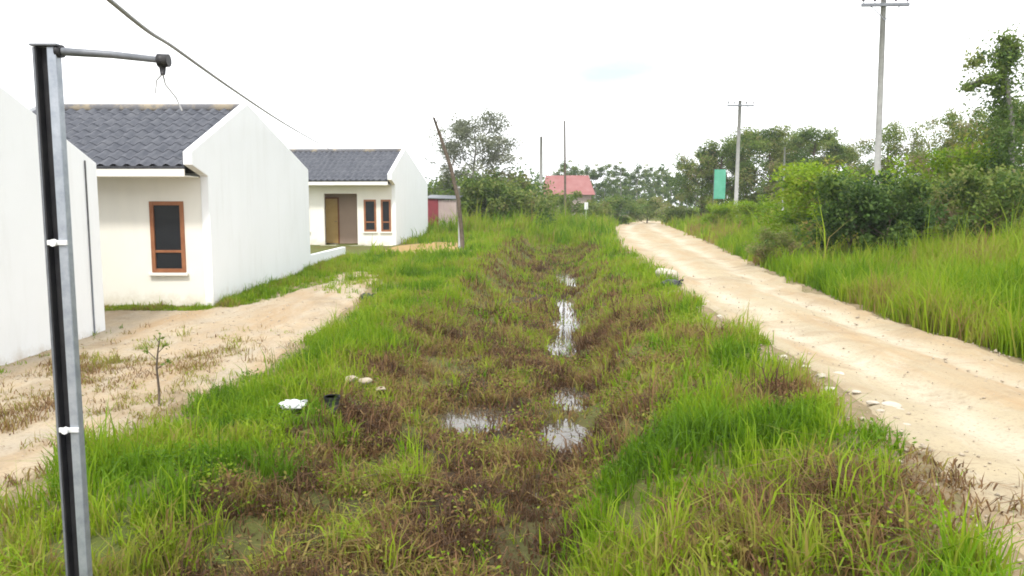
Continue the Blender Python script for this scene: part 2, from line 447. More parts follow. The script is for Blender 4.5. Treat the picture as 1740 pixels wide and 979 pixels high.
def yardedge(x, y):
    l, r = yard_edges(y)
    w = (fbm(x, y, .9, 3, 66) - .5) * .9
    iny = (x > l - .1) & (x < r + w) & (y < 23)
    hs = (x < -6.0) & (y < 15.3)
    return 1.0 - (iny | hs | ((x < -5.75) & (y > 15) & (y < 25.8)) | ((x < -4.6) & (y > 31.6) & (y < 41)) | ((x < -5.0) & (y >= 25.8) & (y <= 31.6)))
def soilm(x, y):
    l, r = soil_edges(y); return 1 - ((x > l) & (x < r) & (y > 27) & (y < 34)) * .93
def patch(x, y, s=.8, seed=70, a=.35, b=.55):
    return sstep((fbm(x, y, s, 3, seed) - a) / (b - a))
def dryz(x, y): return np.exp(-(((x - 1.6 - .12 * (y - 4)) / .75) ** 2 + ((y - 4.05) / .6) ** 2) * 1.0)
def bank(x, y):      # the two green banks and the strip before the camera
    return notroad(x, y) * yardedge(x, y) * soilm(x, y) * (x < xr(y)) * (1 - .97 * brown_zone(x, y)) * (1 - .85 * np.clip(dryz(x, y), 0, 1)) * (.30 + .70 * patch(x, y, .9, 70, .38, .58))
def t_green(x, y):
    base = .45 + .55 * (fbm(x, y, .9, 3, 80) - .5) * 2 + .10 * (fbm(x, y, .3, 2, 82) - .5)
    reddish = np.exp(-(((x - xl(y) + .55) / .5) ** 2)) * sstep((fbm(x, y, .9, 3, 83) - .42) / .15) * .42 * (y < 13)
    lo = np.exp(-(((x + .9) / 1.3) ** 2 + ((y - 3.7) / .7) ** 2)) * .15
    return np.clip(base, .16, .58) + reddish + lo
def t_brown(x, y):
    return np.clip(.87 + 1.1 * (fbm(x, y, .5, 3, 85) - .5), .6, 1.0)
grassfield('bank_grass', 'bright green grass tufts covering the banks on both sides of the ditch', 'grass', [
    (-4.6, 3.4, 2.2, 6.5, 9000, bank, 13, .24, .011, .45, .035, t_green),
    (-4.6, 3.6, 6.5, 13, 9500, bank, 12, .23, .012, .45, .045, t_green),
    (-5.6, 4.6, 13, 26, 9000, bank, 11, .24, .018, .4, .07, t_green),
    (-6.0, 7.5, 26, 60, 10500, bank, 9, .34, .034, .4, .13, t_green),
    (-9, 8, 40, 62, 3800, lambda x, y: notroad(x, y) * (x < xr(y)), 11, .95, .045, .35, .25, lambda x, y: t_green(x, y) + .04),
    (-30, 14, 41, 110, 8000, lambda x, y: notroad(x, y) * (x < xr(y)), 9, .55, .07, .35, .3, lambda x, y: t_green(x, y) - .02),
], 101)
def inditch(x, y): return brown_zone(x, y) * water_clear(x, y) * (.16 + .84 * patch(x, y, .35, 88, .42, .56))
grassfield('ditch_weeds', 'brown dead grass and wilted weeds filling the wet ditch', 'weeds', [
    (-3, 2.2, 2.2, 7, 7500, inditch, 12, .17, .012, .85, .06, t_brown),
    (-3, 3, 7, 14, 8500, inditch, 12, .17, .015, .8, .07, t_brown),
    (-2, 4.2, 14, 40, 6500, inditch, 10, .18, .024, .7, .12, t_brown),
    (-3, 3, 2.4, 14, 2000, lambda x, y: inditch(x, y) * patch(x, y, .5, 91, .48, .6), 9, .17, .012, .5, .04, lambda x, y: t_green(x, y) + .08),
    (-2, 4.2, 14, 40, 2000, lambda x, y: inditch(x, y) * patch(x, y, 1, 92, .42, .6), 9, .24, .024, .5, .08, lambda x, y: t_green(x, y) + .05),
], 102)
def tall(x, y): return notroad(x, y) * (x > xr(y))
def t_tall(x, y): return np.clip(.45 + .7 * (fbm(x, y, 1.8, 3, 95) - .5), .2, .66) + .18 * sstep((y - 14) / 6) * patch(x, y, 1.5, 96, .5, .62)
grassfield('tall_grass', 'tall bright green grass on the bank beyond the dirt road', 'grass', [
    (5.2, 9.5, 5, 16, 5200, tall, 15, .50, .015, .35, .06, t_tall),
    (9.5, 16, 8, 18, 3000, tall, 13, .56, .02, .35, .1, t_tall),
    (5.8, 13, 16, 32, 5200, tall, 12, .50, .024, .35, .1, t_tall),
    (8, 30, 30, 62, 6500, tall, 10, .70, .05, .35, .2, t_tall),
    (12, 60, 60, 120, 4500, tall, 9, .9, .10, .3, .35, t_tall),
], 103)
# reddish dry grass by the road in the near corner
grassfield('dry_grass', 'reddish dry grass matted at the near edge of the road', 'grass', [
    (0, 3.6, 2.3, 6, 3600, dryz, 12, .17, .010, 1.0, .05, lambda x, y: .82 + .12 * (fbm(x, y, .4, 2, 99) - .5) + .04),
], 104)
# weeds straggling over the sandy yard
def yweed(x, y):
    near_left = np.exp(-(((x + 5.2) / 1.5) ** 2 + ((y - 10.0) / 1.3) ** 2)) * patch(x, y, .6, 111, .45, .6)
    b = np.exp(-(((x + 4.9) / 1.3) ** 2 + ((y - 7.2) / 1.5) ** 2)) * patch(x, y, .45, 112, .45, .6) * .8
    return np.clip(near_left * 1.6 + b * 1.6, 0, 1) + .03
def wallfoot(x, y):
    w2 = (np.abs(y - 14.78) < .13) & (x < -5.8) & (x > -8.6)
    l, r = yard_edges(y)
    w3 = (x > -5.84) & (x < l + .25) & (y > 14.8) & (y < 26.5)
    w4 = (x < -6.5) & (x > -6.74) & (y < 12.8) & (y > 5)
    return np.clip(w2 * 1.0 + w3 * 1.0 + w4 * .35, 0, 1)
grassfield('yard_weeds', 'low straw coloured and green weeds along the house walls and yard', 'weeds', [
    (-7, -3.2, 4, 13, 5600, yweed, 9, .12, .010, .8, .05, lambda x, y: .74 + .3 * (fbm(x, y, .8, 2, 115) - .5)),
    (-5.6, -2.9, 16, 23.4, 1500, lambda x, y: sstep((y - 15.5) / 6) * patch(x, y, .8, 131, .42, .55), 10, .17, .016, .5, .06, lambda x, y: .5 + .4 * (fbm(x, y, .8, 2, 133) - .5)),
    (-9.3, -5.8, 14.5, 14.9, 1500, lambda x, y: x < 0, 9, .11, .014, .6, .04, lambda x, y: .6 + .5 * (fbm(x, y, .5, 2, 118) - .5)),
    (-5.86, -5.45, 14.9, 27, 2600, lambda x, y: x < 0, 9, .14, .014, .6, .05, lambda x, y: .5 + .6 * (fbm(x, y, .6, 2, 119) - .5)),
    (-9, -3.5, 5, 27, 9000, wallfoot, 9, .12, .014, .6, .05, lambda x, y: .34 + .5 * (fbm(x, y, .8, 2, 117) - .5)),
], 105)

# leafy creepers low in the ditch and on the banks
def leaves(C, size, tint, rg, flat=.0):
    n = len(C)
    a = rg.normal(0, 1, (n, 3)); a[:, 2] *= (1 - flat); a /= np.linalg.norm(a, axis=1)[:, None] + 1e-6
    b = rg.normal(0, 1, (n, 3)); b[:, 2] *= (1 - flat)
    b -= a * (a * b).sum(1)[:, None]; b /= np.linalg.norm(b, axis=1)[:, None] + 1e-6
    s = (size * rg.uniform(.6, 1.35, n))[:, None]
    V = np.stack([C - a * s * .5, C + b * s * .26 + a * s * .03, C + a * s * .5, C - b * s * .26 + a * s * .03], 1).reshape(-1, 3)
    i = np.arange(n) * 4
    return V, np.stack([i, i + 1, i + 2, i + 3], -1), np.repeat(tint, 4)
def leaf_litter():
    rg = np.random.default_rng(5)
    x, y = scatter(-3.3, 2.9, 2.4, 16, 9000, rg, lambda x, y: notroad(x, y) * yardedge(x, y) * water_clear(x, y) * (.1 + .9 * patch(x, y, .45, 121, .5, .62)))
    k = np.repeat(np.arange(len(x)), 12)
    bx = x[k] + rg.normal(0, .06, len(k)); by = y[k] + rg.normal(0, .06, len(k))
    bz = H(bx, by) + rg.uniform(.01, .14, len(k))
    br = brown_zone(bx, by)
    t = np.clip((t_green(bx, by) - .12) * (1 - br) + br * rg.choice([.42, .8, .9, .96, .7], len(k)) + rg.normal(0, .07, len(k)), 0, 1)
    V, q, a = leaves(np.stack([bx, by, bz], -1), np.full(len(k), .034), t, rg, .4)
    me = mesh_np('creepers', V, [q], {'tint': a}, [M['grass']])
    tag(link('creepers', me), 'small leafy creepers spreading through the ditch grass', 'weeds', kind='stuff')
leaf_litter()

# ------------------------------------------------------------------ plants
def unit(v): return v / (np.linalg.norm(v) + 1e-9)
def tree_meshes(seed, height, crown_r, trunk_r, limbs=9, nleaf=6000, lsize=.2, base=.35, tint=.4, tvar=.18, clump=.26, lean=(0, 0),
                leafmat='leaf', bark='bark', squash=.75, twigs=4, name='tree', droop=0., trunk_top=.82):
    rg = np.random.default_rng(seed)
    mb = MB()
    nseg = 7; tp = []
    for i in range(nseg + 1):
        t = i / nseg; z = height * trunk_top * t
        tp.append(np.array([lean[0] * t + rg.normal(0, .02) * height * t, lean[1] * t + rg.normal(0, .02) * height * t, z - .25 * (i == 0)]))
    mb.tube(tp, [trunk_r * (1 - .72 * i / nseg) for i in range(nseg + 1)], 8)
    tips = []
    for k in range(limbs):
        f = base + (1 - base) * (k + rg.uniform(0, .8)) / limbs
        f = min(f, .99); j = f * nseg; i = int(j); o = tp[i] * (1 - (j - i)) + tp[min(i + 1, nseg)] * (j - i)
        an = 2.4 * k + rg.normal(0, .4)
        rise = rg.uniform(.25, .75) + .7 * max(0, f - .6)
        prof = math.sin(math.pi * min(1, max(.12, (f - base) / (1 - base) * .8 + .16)))
        ln = crown_r * (.45 + .6 * prof) * rg.uniform(.75, 1.15)
        d = unit(np.array([math.cos(an), math.sin(an), rise]))
        e = o + d * ln; m = o + d * ln * .5 + np.array([0, 0, -.06 * ln]) + rg.normal(0, .04 * ln, 3)
        e = e + np.array([0, 0, .12 * ln * (1 - droop * 3)])
        r0 = trunk_r * (.42 - .22 * f)
        mb.tube([o, m, e], [r0, r0 * .65, r0 * .25], 5, caps=False)
        tips += [e, o * .3 + e * .7]
        for q_ in range(twigs):
            s_ = rg.uniform(.4, 1); o2 = o + (e - o) * s_
            d2 = unit(d + rg.normal(0, .7, 3)); l2 = ln * rg.uniform(.25, .5)
            e2 = o2 + d2 * l2
            mb.tube([o2, (o2 + e2) / 2 + rg.normal(0, .05 * l2, 3), e2], [r0 * .35, r0 * .25, r0 * .1], 4, caps=False)
            tips.append(e2)
    tips.append(tp[-1] + np.array([0, 0, height * .1])); tips.append(tp[-1])
    tips = np.array(tips)
    w = rg.uniform(.3, 1.6, len(tips)); w /= w.sum()
    ci = rg.choice(len(tips), nleaf, p=w)
    ct = rg.normal(0, tvar, len(tips)) ; cs = rg.uniform(.6, 1.3, len(tips))
    g_ = rg.normal(0, 1, (nleaf, 3)); g_ = g_ / (np.linalg.norm(g_, axis=1)[:, None]) * rg.uniform(.1, 1, (nleaf, 1)) ** .45
    C = tips[ci] + g_ * (clump * crown_r * cs[ci])[:, None] * np.array([1, 1, squash])
    C[:, 2] = np.maximum(C[:, 2], .1)
    t = np.clip(tint + ct[ci] + rg.normal(0, .07, nleaf), 0, 1)
    V, q, a = leaves(C, np.full(nleaf, lsize), t, rg, .25)
    cm = mesh_np('crown', V, [q], {'tint': a}, [M[leafmat]])
    tm = bpy.data.meshes.new('trunk'); tm.from_pydata(mb.v, [], mb.f); tm.update(); tm.polygons.foreach_set('use_smooth', mb.sm); tm.materials.append(M[bark])
    return tm, cm

def put_tree(name, label, cat, meshes, loc, rz=0, s=1, group=None, sz=None):
    r = empty(name, loc, rz); r.scale = (s, s, sz or s)
    link('stem' if cat in ('bush', 'shrub') else 'trunk', meshes[0], r); link('foliage' if cat in ('bush', 'shrub') else 'crown', meshes[1], r)
    return tag(r, label, cat, group)

def gz(x, y): return float(H(np.array([x]), np.array([y]))[0])
def base_at(px, D):
    x = xat(px, D); return (x, D, gz(x, D) - .03)
def s_for(px, py, D, h):
    """scale so a plant of height h tops out at photo row py"""
    x, y, z = base_at(px, D); return (at(px, py, D).z - z) / h

# prototypes
broad = [tree_meshes(s, 8, 2.5, .17, 20, 15000, .19, .03, .56, .17, .31) for s in (21, 22, 23)]
slim = [tree_meshes(s, 9, 1.5, .11, 12, 4200, .20, .25, .45, .12, .30, bark='greybark') for s in (31, 32, 33)]
airy = [tree_meshes(s, 7, 1.9, .10, 12, 3800, .12, .2, .68, .12, .22, bark='greybark', twigs=6) for s in (41, 42)]
mixed = [tree_meshes(s, 6, 2.0, .12, 16, 12500, .12, .08, .66, .2, .27, twigs=6) for s in (51, 52, 53)]
bushm = [tree_meshes(s, 2.2, 1.25, .05, 13, 7500, .12, .02, ti, .14, .32, twigs=5, squash=.8, trunk_top=.7) for s, ti in ((61, .27), (62, .52), (64, .76))]
bushm.insert(2, tree_meshes(63, 2.2, 1.25, .05, 15, 8500, .11, .02, .46, .12, .32, twigs=5, squash=.8, trunk_top=.7, leafmat='grass'))
farbush = [tree_meshes(s, 3, 1.9, .07, 13, 3600, .24, .02, ti, .14, .34, twigs=5, trunk_top=.7) for s, ti in ((71, .50), (72, .62), (73, .56))]

# sparse pale tree beyond the ditch head
pale = tree_meshes(81, 9.0, 3.0, .17, 24, 21000, .17, .1, .5, .2, .25, leafmat='paleleaf', bark='greybark', twigs=8)
put_tree('sparse_tree', 'tall sparse grey green tree standing behind the leaning dead trunk', 'tree', pale, base_at(806, 50), .4, s_for(806, 188, 50, 9.2))

# trees on the far right of the road, middle distance
mid = [(1192, 246, 62, 'leftmost dense green tree beyond the turquoise banner', 0), (1226, 222, 60, 'dense tree just behind the turquoise banner', 1),
       (1268, 212, 66, 'tree right behind the farther crossarm pole', 2), (1306, 204, 58, 'tallest round dense tree right of the farther crossarm pole', 0),
       (1345, 212, 64, 'dense tree in the middle of the green clump between both crossarm poles', 1), (1382, 206, 58, 'bright round tree at the right of the green clump between poles', 2),
       (1418, 232, 56, 'low rounded tree ending the green clump before the near pole', 0)]
for k, (px, py, D, lab, p) in enumerate(mid):
    put_tree('broadleaf_tree', lab, 'tree', broad[p], base_at(px, D), k * 1.3, s_for(px, py, D, 8.1) * .97, 'trees between the two crossarm poles')
# right-hand thicket nearer the road
thick = [(1462, 268, 38, mixed[0], 6.3, 'low dense tree just left of the near utility pole'), (1508, 205, 34, mixed[1], 6.3, 'dark leafy tree right behind the near utility pole'),
         (1546, 188, 33, airy[0], 7.2, 'thin airy tree right of the near utility pole'), (1580, 232, 30, mixed[2], 6.3, 'mid height bushy tree under the airy treetops'),
         (1612, 160, 29, airy[1], 7.2, 'airy yellowish tree with bare twigs on its top'), (1650, 190, 27, mixed[0], 6.3, 'leafy tree below the long side branch'),
         (1672, 165, 31, airy[0], 7.2, 'airy tree behind the long side branch'), (1696, 168, 24, mixed[1], 6.3, 'dense tree at the right edge of the thicket'),
         (1738, 150, 26, mixed[2], 6.3, 'tall leafy tree at the outer right end of the thicket')]
for k, (px, py, D, ms, h, lab) in enumerate(thick):
    put_tree('thicket_tree', lab, 'tree', ms, base_at(px, D), k * 2.1 + .5, s_for(px, py, D, h), 'trees of the thicket on the right')
# tall tree with a head of leaves and a long slanting branch
rg = np.random.default_rng(3)
bx, by, bz = base_at(1712, 22)
tt = empty('tufted_tree', (bx, by, bz))
mb = MB()
top = at(1714, 92, 22) - Vector((bx, by, bz)); br = at(1642, 146, 22) - Vector((bx, by, bz)); j = at(1708, 128, 22) - Vector((bx, by, bz))
mb.tube([(0, 0, -.2), (.08, 0, 1.8), (-.03, .05, 3.6), j, top], [.1, .085, .07, .05, .03], 8)
mb.tube([j, j.lerp(br, .35) + Vector((0, 0, .12)), j.lerp(br, .7) + Vector((0, 0, .05)), br], [.04, .035, .03, .015], 6)
mb.build('trunk', M['greybark'], tt)
def clumps(cs, n, ls, ti, seed, tv=.1):
    rg = np.random.default_rng(seed); P = []; T = []
    for (c, r, w) in cs:
        m = int(n * w); g_ = rg.normal(0, 1, (m, 3)); g_ /= np.linalg.norm(g_, axis=1)[:, None]; g_ *= np.abs(rg.normal(0, .62, (m, 1))) * r * 1.25
        P.append(np.array(c)[None] + g_); T.append(np.full(m, ti + rg.normal(0, tv)) + rg.normal(0, .06, m))
    P = np.concatenate(P); return leaves(P, np.full(len(P), ls), np.clip(np.concatenate(T), 0, 1), rg, .2)
cs = [(tuple(top + Vector((rg.normal(0, .28), rg.normal(0, .28), rg.normal(0, .22)))), rg.uniform(.2, .38), .05) for _ in range(14)]
cs += [(tuple(j.lerp(br, t) + Vector((0, rg.normal(0, .1), rg.normal(0, .05)))), .16, .016) for t in np.linspace(.15, 1, 12)]
cs += [(tuple(Vector((rg.normal(0, .5), rg.normal(0, .5), z))), .7, .09) for z in np.linspace(1.0, 4.6, 14)]
V, q, a = clumps(cs, 5600, .11, .5, 8)
link('crown', mesh_np('crown', V, [q], {'tint': a}, [M['leaf']]), tt)
tag(tt, 'tallest tree at the right with tufted top and long slanting branch', 'tree')

# bushes
def bushes(lst, group=None):
    for k, (px, py, D, ms, h, wf, lab) in enumerate(lst):
        s = s_for(px, py, D, h)
        put_tree('bush', lab, 'bush', ms, base_at(px, D), k * 1.7, s * wf, group, sz=s)
bushes([(1448, 305, 19, bushm[0], 2.15, .95, 'dark dense bush at the foot of the near utility pole, left half'),
        (1512, 312, 18, bushm[0], 2.15, .9, 'dark green bush directly before the near utility pole'),
        (1402, 290, 25, bushm[2], 2.15, 1.1, 'yellow green bush behind the dark bush left of the near utility pole'),
        (1570, 318, 21, bushm[3], 2.15, 1.0, 'mid green bush right of the near utility pole'),
        (1625, 258, 24, bushm[2], 2.15, .9, 'light green bush in the middle of the thicket foot'),
        (1690, 300, 19, bushm[1], 2.15, 1.0, 'leafy bush at the right edge just behind the tall grass'),
        (1742, 300, 20, bushm[3], 2.15, 1.0, 'outermost bush at the right edge of the thicket'),
        (1318, 392, 20.5, bushm[3], 2.15, 1.0, 'small olive shrub on the verge beside the road bend'),
        (1362, 330, 30, bushm[2], 2.15, 1.2, 'light green bush between banner and near utility pole'),
        (1290, 345, 38, bushm[2], 2.15, 1.2, 'rounded green bush right of the farther crossarm pole'),
        (1232, 350, 44, bushm[2], 2.15, 1.3, 'yellow green bush below the turquoise banner'),
        (1150, 352, 66, farbush[1], 2.9, 1.3, 'low green bush at the far bend of the road')], 'bushes on the bank beyond the road')
bushes([(722, 318, 56, farbush[0], 2.9, .9, 'dark bush beside the end of the farther white house'),
        (772, 312, 52, farbush[2], 2.9, .9, 'green bush behind the leaning dead trunk'),
        (812, 305, 47, farbush[0], 2.9, .95, 'dense dark green bush at the foot of the sparse tree'),
        (852, 300, 50, farbush[1], 2.9, .95, 'green bush just right of the sparse tree'),
        (884, 322, 46, farbush[2], 2.9, 1.0, 'bush left of the two thin far poles'),
        (905, 338, 58, farbush[1], 2.9, 1.1, 'low bush before the pale far pole'),
        (950, 334, 66, farbush[2], 2.9, 1.1, 'low green bush before the red roofed house'),
        (1014, 345, 64, farbush[1], 2.9, 1.1, 'low bush behind the small white marker'),
        (1050, 336, 74, farbush[0], 2.9, 1.2, 'dark low bush before the distant tree row'),
        (1100, 340, 80, farbush[1], 2.9, 1.2, 'low bush at the left of the far road bend')], 'bushes beyond the head of the ditch')
# distant row of slim trees
kk = 0
for px in np.linspace(955, 1182, 17):
    D = 108 + 22 * random.random(); top_ = 262 + 20 * random.random() + (8 if px > 1090 else 0)
    put_tree('slim_tree', 'slim tree in the distant row between red roofed house and banner', 'tree', slim[kk % 3], base_at(px, D), kk * 1.1, s_for(px, top_, D, 9.2), 'distant row of slim trees', ); kk += 1
for px in (700, 735, 770, 838, 862, 890):
    D = 95 + 20 * random.random()
    put_tree('slim_tree', 'slim tree far behind the sparse tree', 'tree', slim[kk % 3], base_at(px, D), kk * 1.1, s_for(px, 312 + 10 * random.random(), D, 9.2), 'slim trees far behind the sparse tree'); kk += 1
# far woods: one mass
def woods():
    rg = np.random.default_rng(77); P = []; T = []
    for k in range(420):
        an = rg.uniform(-1.0, 1.0); D = rg.uniform(150, 190)
        c = np.array([math.sin(an) * D * 1.2, D * math.cos(an * .5), rg.uniform(.5, 6.5)])
        m = 150; g_ = rg.normal(0, 1, (m, 3)) * np.array([2.6, 2.6, 1.6]); P.append(c + g_); T.append(np.full(m, .3 + rg.normal(0, .1)) + rg.normal(0, .05, m))
    P = np.concatenate(P); P[:, 2] = np.abs(P[:, 2]) + .3
    V, q, a = leaves(P, np.full(len(P), 1.0), np.clip(np.concatenate(T), 0, 1), rg, .2)
    tag(link('far_woods', mesh_np('far_woods', V, [q], {'tint': a}, [M['leaf']])), 'far off dark green woods along the horizon', 'woods', kind='stuff')
woods()

# leaning dead trunk with a paler post beside it
dt = empty('dead_trunk', (xat(783, 29), 29, gz(xat(783, 29), 29)))
o0 = Vector(dt.location)
mb = MB(); pts = [at(px, py, 29) - o0 for px, py in ((787, 440), (784, 390), (779, 340), (766, 285), (751, 240), (737, 200))]
pts[0].z = -.2
mb.tube(pts, [.085, .08, .075, .07, .06, .04], 8); mb.build('trunk', M['bark'], dt)
for i, (a, b_) in enumerate((((751, 240), (744, 228)), ((766, 285), (776, 262)), ((737, 202), (733, 194)), ((741, 212), (746, 200)))):
    MB().tube([at(*a, 29) - o0, at(*b_, 29) - o0 + Vector((0, .1 * (-1) ** i, 0))], [.025, .01], 5).build('branch', M['bark'], dt)
tag(dt, 'dark leaning dead tree trunk on the grass near the farther house', 'dead tree')
pp = empty('fence_post', base_at(780, 29.6))
mb = MB(); mb.tube([(0, 0, -.2), (.01, 0, 1.2), (.0, 0, 2.4)], [.05, .045, .04], 8); mb.build('shaft', M['concrete'], pp)
mb = MB(); mb.tube([(0, 0, 2.36), (0, 0, 2.44)], [.055, .05], 8); mb.build('cap', M['concrete'], pp)
tag(pp, 'slim grey post standing right behind the leaning dead trunk', 'post')

# thin bare sapling in front of the yard
sp = empty('bare_sapling', (0, 0, 0)); x0, y0 = xat(270, 8.1), 8.1
sp.location = (x0, y0, gz(x0, y0)); o0 = Vector(sp.location)
mb = MB(); q_ = [at(px, py, 8.1) - o0 for px, py in ((271, 700), (270, 660), (266, 625), (268, 598), (272, 572))]; q_[0].z = -.05
mb.tube(q_, [.014, .013, .011, .009, .004], 6)
for a, b_ in (((268, 600), (283, 585)), ((267, 612), (250, 596)), ((266, 628), (285, 612)), ((270, 582), (262, 570))):
    mb.tube([at(*a, 8.1) - o0, at(*b_, 8.1 + random.uniform(-.15, .15)) - o0], [.006, .003], 4)
mb.build('stem', M['bark'], sp)
V, q, a = clumps([(tuple(at(px, py, 8.1) - o0), .07, .25) for px, py in ((283, 585), (250, 596), (272, 572), (285, 612))], 60, .05, .55, 5)
link('leaves', mesh_np('leaves', V, [q], {'tint': a}, [M['leaf']]), sp)
tag(sp, 'thin bare sapling with a few leaves at the edge of the sandy yard', 'sapling')

# ------------------------------------------------------------------ houses
def roof_mesh(x0, x1, y0, z0, y1, z1, nrow, name, parent, wave=.030, per=.24):
    """wavy concrete-tile slope from eave (y0,z0) to ridge (y1,z1), real thickness, courses overlap"""
    mb = MB(); nx_ = int((x1 - x0) / per * 6); xs = np.linspace(x0, x1, nx_ + 1)
    L = math.hypot(y1 - y0, z1 - z0); ny_, nz_ = -(z1 - z0) / L, (y1 - y0) / L
    if nz_ < 0: ny_, nz_ = -ny_, -nz_
    rows = []
    for r in range(nrow):
        for t, lift in ((r / nrow, .014), ((r + 1) / nrow, .0)):
            rows.append((t, lift))
    vs = []
    for t, lift in rows:
        y = y0 + (y1 - y0) * t; z = z0 + (z1 - z0) * t
        for x in xs:
            h = lift + wave * math.cos(2 * math.pi * x / per)
            vs.append((x, y + ny_ * h, z + nz_ * h))
    n = nx_ + 1; fs = []
    for j in range(len(rows) - 1):
        for i in range(nx_): fs.append((j * n + i, j * n + i + 1, (j + 1) * n + i + 1, (j + 1) * n + i))
    mb.poly(vs, fs, False)
    # underside and edges
    th = .05
    def pt(x, t, h): return (x, y0 + (y1 - y0) * t + ny_ * h, z0 + (z1 - z0) * t + nz_ * h)
    mb.poly([pt(x0, 0, -th), pt(x1, 0, -th), pt(x1, 1, -th), pt(x0, 1, -th), pt(x0, 0, .0), pt(x1, 0, .0), pt(x1, 1, .0), pt(x0, 1, .0)],
            [(3, 2, 1, 0), (0, 1, 5, 4), (1, 2, 6, 5), (2, 3, 7, 6), (3, 0, 4, 7)])
    return mb.build(name, M['roof'], parent)

def window(parent, x0, x1, z0, z1, y=0.0, transom=.28):
    """tall two-light window set in the wall: brown frame, dark panes"""
    fw = .075; mb = MB()
    a, b_ = y - .03, y + .06
    mb.box(x0, x0 + fw, a, b_, z0, z1); mb.box(x1 - fw, x1, a, b_, z0, z1)
    mb.box(x0 + fw, x1 - fw, a, b_, z0, z0 + fw); mb.box(x0 + fw, x1 - fw, a, b_, z1 - fw, z1)
    zt = z0 + (z1 - z0) * transom
    mb.box(x0 + fw, x1 - fw, a + .01, b_ - .01, zt, zt + .05)
    f = mb.build('window', M['frame'], parent, .006)
    for p, q_ in ((z0 + fw, zt), (zt + .05, z1 - fw)):
        MB().box(x0 + fw, x1 - fw, y + .01, y + .02, p, q_).build('pane', M['glass'], f)
    mb = MB(); mb.box(x0 - .05, x1 + .05, y - .09, y - .002, z0 - .06, z0 - .004); mb.build('sill', M['cream'], f, .008)
    return f

def wall_with_openings(mb, x0, x1, y0, y1, z0, z1, ops):
    """front wall as butted boxes; ops sorted by x: (xa,xb,za,zb)"""
    c = x0
    for xa, xb, za, zb in sorted(ops):
        mb.box(c, xa, y0, y1, z0, z1)
        if za > z0: mb.box(xa, xb, y0, y1, z0, za)
        if zb < z1: mb.box(xa, xb, y0, y1, zb, z1)
        c = xb
    mb.box(c, x1, y0, y1, z0, z1)

def house(loc, rz, label, W=6.4, depth=7.3, ridge_y=2.35, apex=4.24, back=3.04, porch=False, group='white single storey houses', joint=False):
    h = empty('white_house', loc, rz)
    # firewall gables on both sides, standing proud of the roof
    def gable(xa, xb):
        yz = [(-.02, -.4), (-.02, 2.56), (-.76, 2.74), (-.76, 2.98), (ridge_y, apex), (depth, back), (depth, -.4)]
        return MB().prism_x(yz, xa, xb).build('gable_wall', M['white'], h, .012)
    gable(-.16, 0); gable(-W - .16, -W)
    rf = apex - .10
    mbw = MB(); wt = 2.62
    xa, xb = -W, -.16
    if not porch:
        wins = [(-1.17, -.51, .70, 2.08), (-3.9, -3.24, .70, 2.08)]
        wall_with_openings(mbw, xa, xb, 0, .14, -.35, wt, wins)
        mbw.build('front_wall', M['cream'], h)
        for w_ in wins: window(h, *w_)
    else:
        wins = [(-.62, -.20, .62, 1.95), (-1.34, -.82, .62, 1.95), (-3.98, -3.66, .62, 1.95)]
        wall_with_openings(mbw, -1.62, xb, 0, .14, -.3, wt, wins[:2])
        wall_with_openings(mbw, xa, -3.02, 0, .14, -.3, wt, wins[2:])
        mbw.box(-3.02, -1.62, 0, .14, 2.2, wt)                   # beam over the porch opening
        mbw.box(-1.62, -1.50, .14, 1.2, -.3, wt); mbw.box(-3.62, -3.50, .14, 1.2, -.3, wt)
        mbw.build('front_wall', M['cream'], h)
        for w_ in wins: window(h, *w_)
        m2 = MB(); wall_with_openings(m2, -3.50, -1.62, 1.2, 1.3, -.1, wt, [(-3.38, -2.72, .06, 2.06)])
        m2.build('porch_wall', M['taupe'], h)
        d = MB(); d.box(-3.32, -2.78, 1.205, 1.245, .08, 2.0); d.build('door', M['door'], h, .004)
        d2 = MB(); d2.box(-3.378, -3.32, 1.17, 1.29, .06, 2.058); d2.box(-2.78, -2.722, 1.17, 1.29, .06, 2.058); d2.box(-3.32, -2.78, 1.17, 1.29, 2.0, 2.058)
        fr = d2.build('door_frame', M['frame'], h)
        MB().tube([(-2.85, 1.2, 1.02), (-2.85, 1.15, 1.02), (-2.94, 1.15, 1.02)], .01, 6).build('handle', M['galvd'], bpy.data.objects[fr.name])
        MB().box(-3.1, -.1, -.5, -.003, -.35, .06).build('porch_step', M['cream'], h, .01)
        MB().box(-3.50, -1.62, .003, 1.2, -.3, .055).build('porch_floor', M['cream'], h)
    MB().box(xa, xb, depth - .14, depth - .002, -.35, 2.6).build('rear_wall', M['cream'], h)
    # roof
    e = (-.74, 2.70)
    roof_mesh(-W + .003, -.163, e[0], e[1] + .02, ridge_y, rf, 9, 'roof', h)
    roof_mesh(-W + .003, -.163, depth + .15, back - .22, ridge_y, rf, 12, 'roof', h)
    MB().tube([(-W + .01, ridge_y, rf + .0), (-.17, ridge_y, rf + .0)], .10, 10).build('ridge_cap', M['ridge'], h)
    # fascia and soffit
    MB().box(-W + .004, -.164, e[0] + .02, e[0] + .05, e[1] - .17, e[1] - .035).build('fascia', M['cream'], h)
    MB().box(-W + .004, -.164, e[0] + .055, -.002, e[1] - .17, e[1] - .15).build('soffit', M['cream'], h)
    if joint:
        MB().tube([(.014, depth - .36, -.2), (.014, depth - .36, 2.98)], .012, 6).build('drainpipe', M['galvd'], h)
    return tag(h, label, 'house', group)
rz = -math.atan(.052)
house((-6.75, 5.27, -.25), 0, 'nearest white house, only its plain side wall showing behind the steel post', joint=True, back=2.96, apex=4.9)
house((-5.85, 14.9, .03), 0, 'middle white house with grey roof and one tall brown framed window', W=4.6)
house((-4.84, 32, .36), rz, 'farthest white house with porch, ochre door and narrow dark windows', depth=8.3, apex=4.22, back=2.9, porch=True)
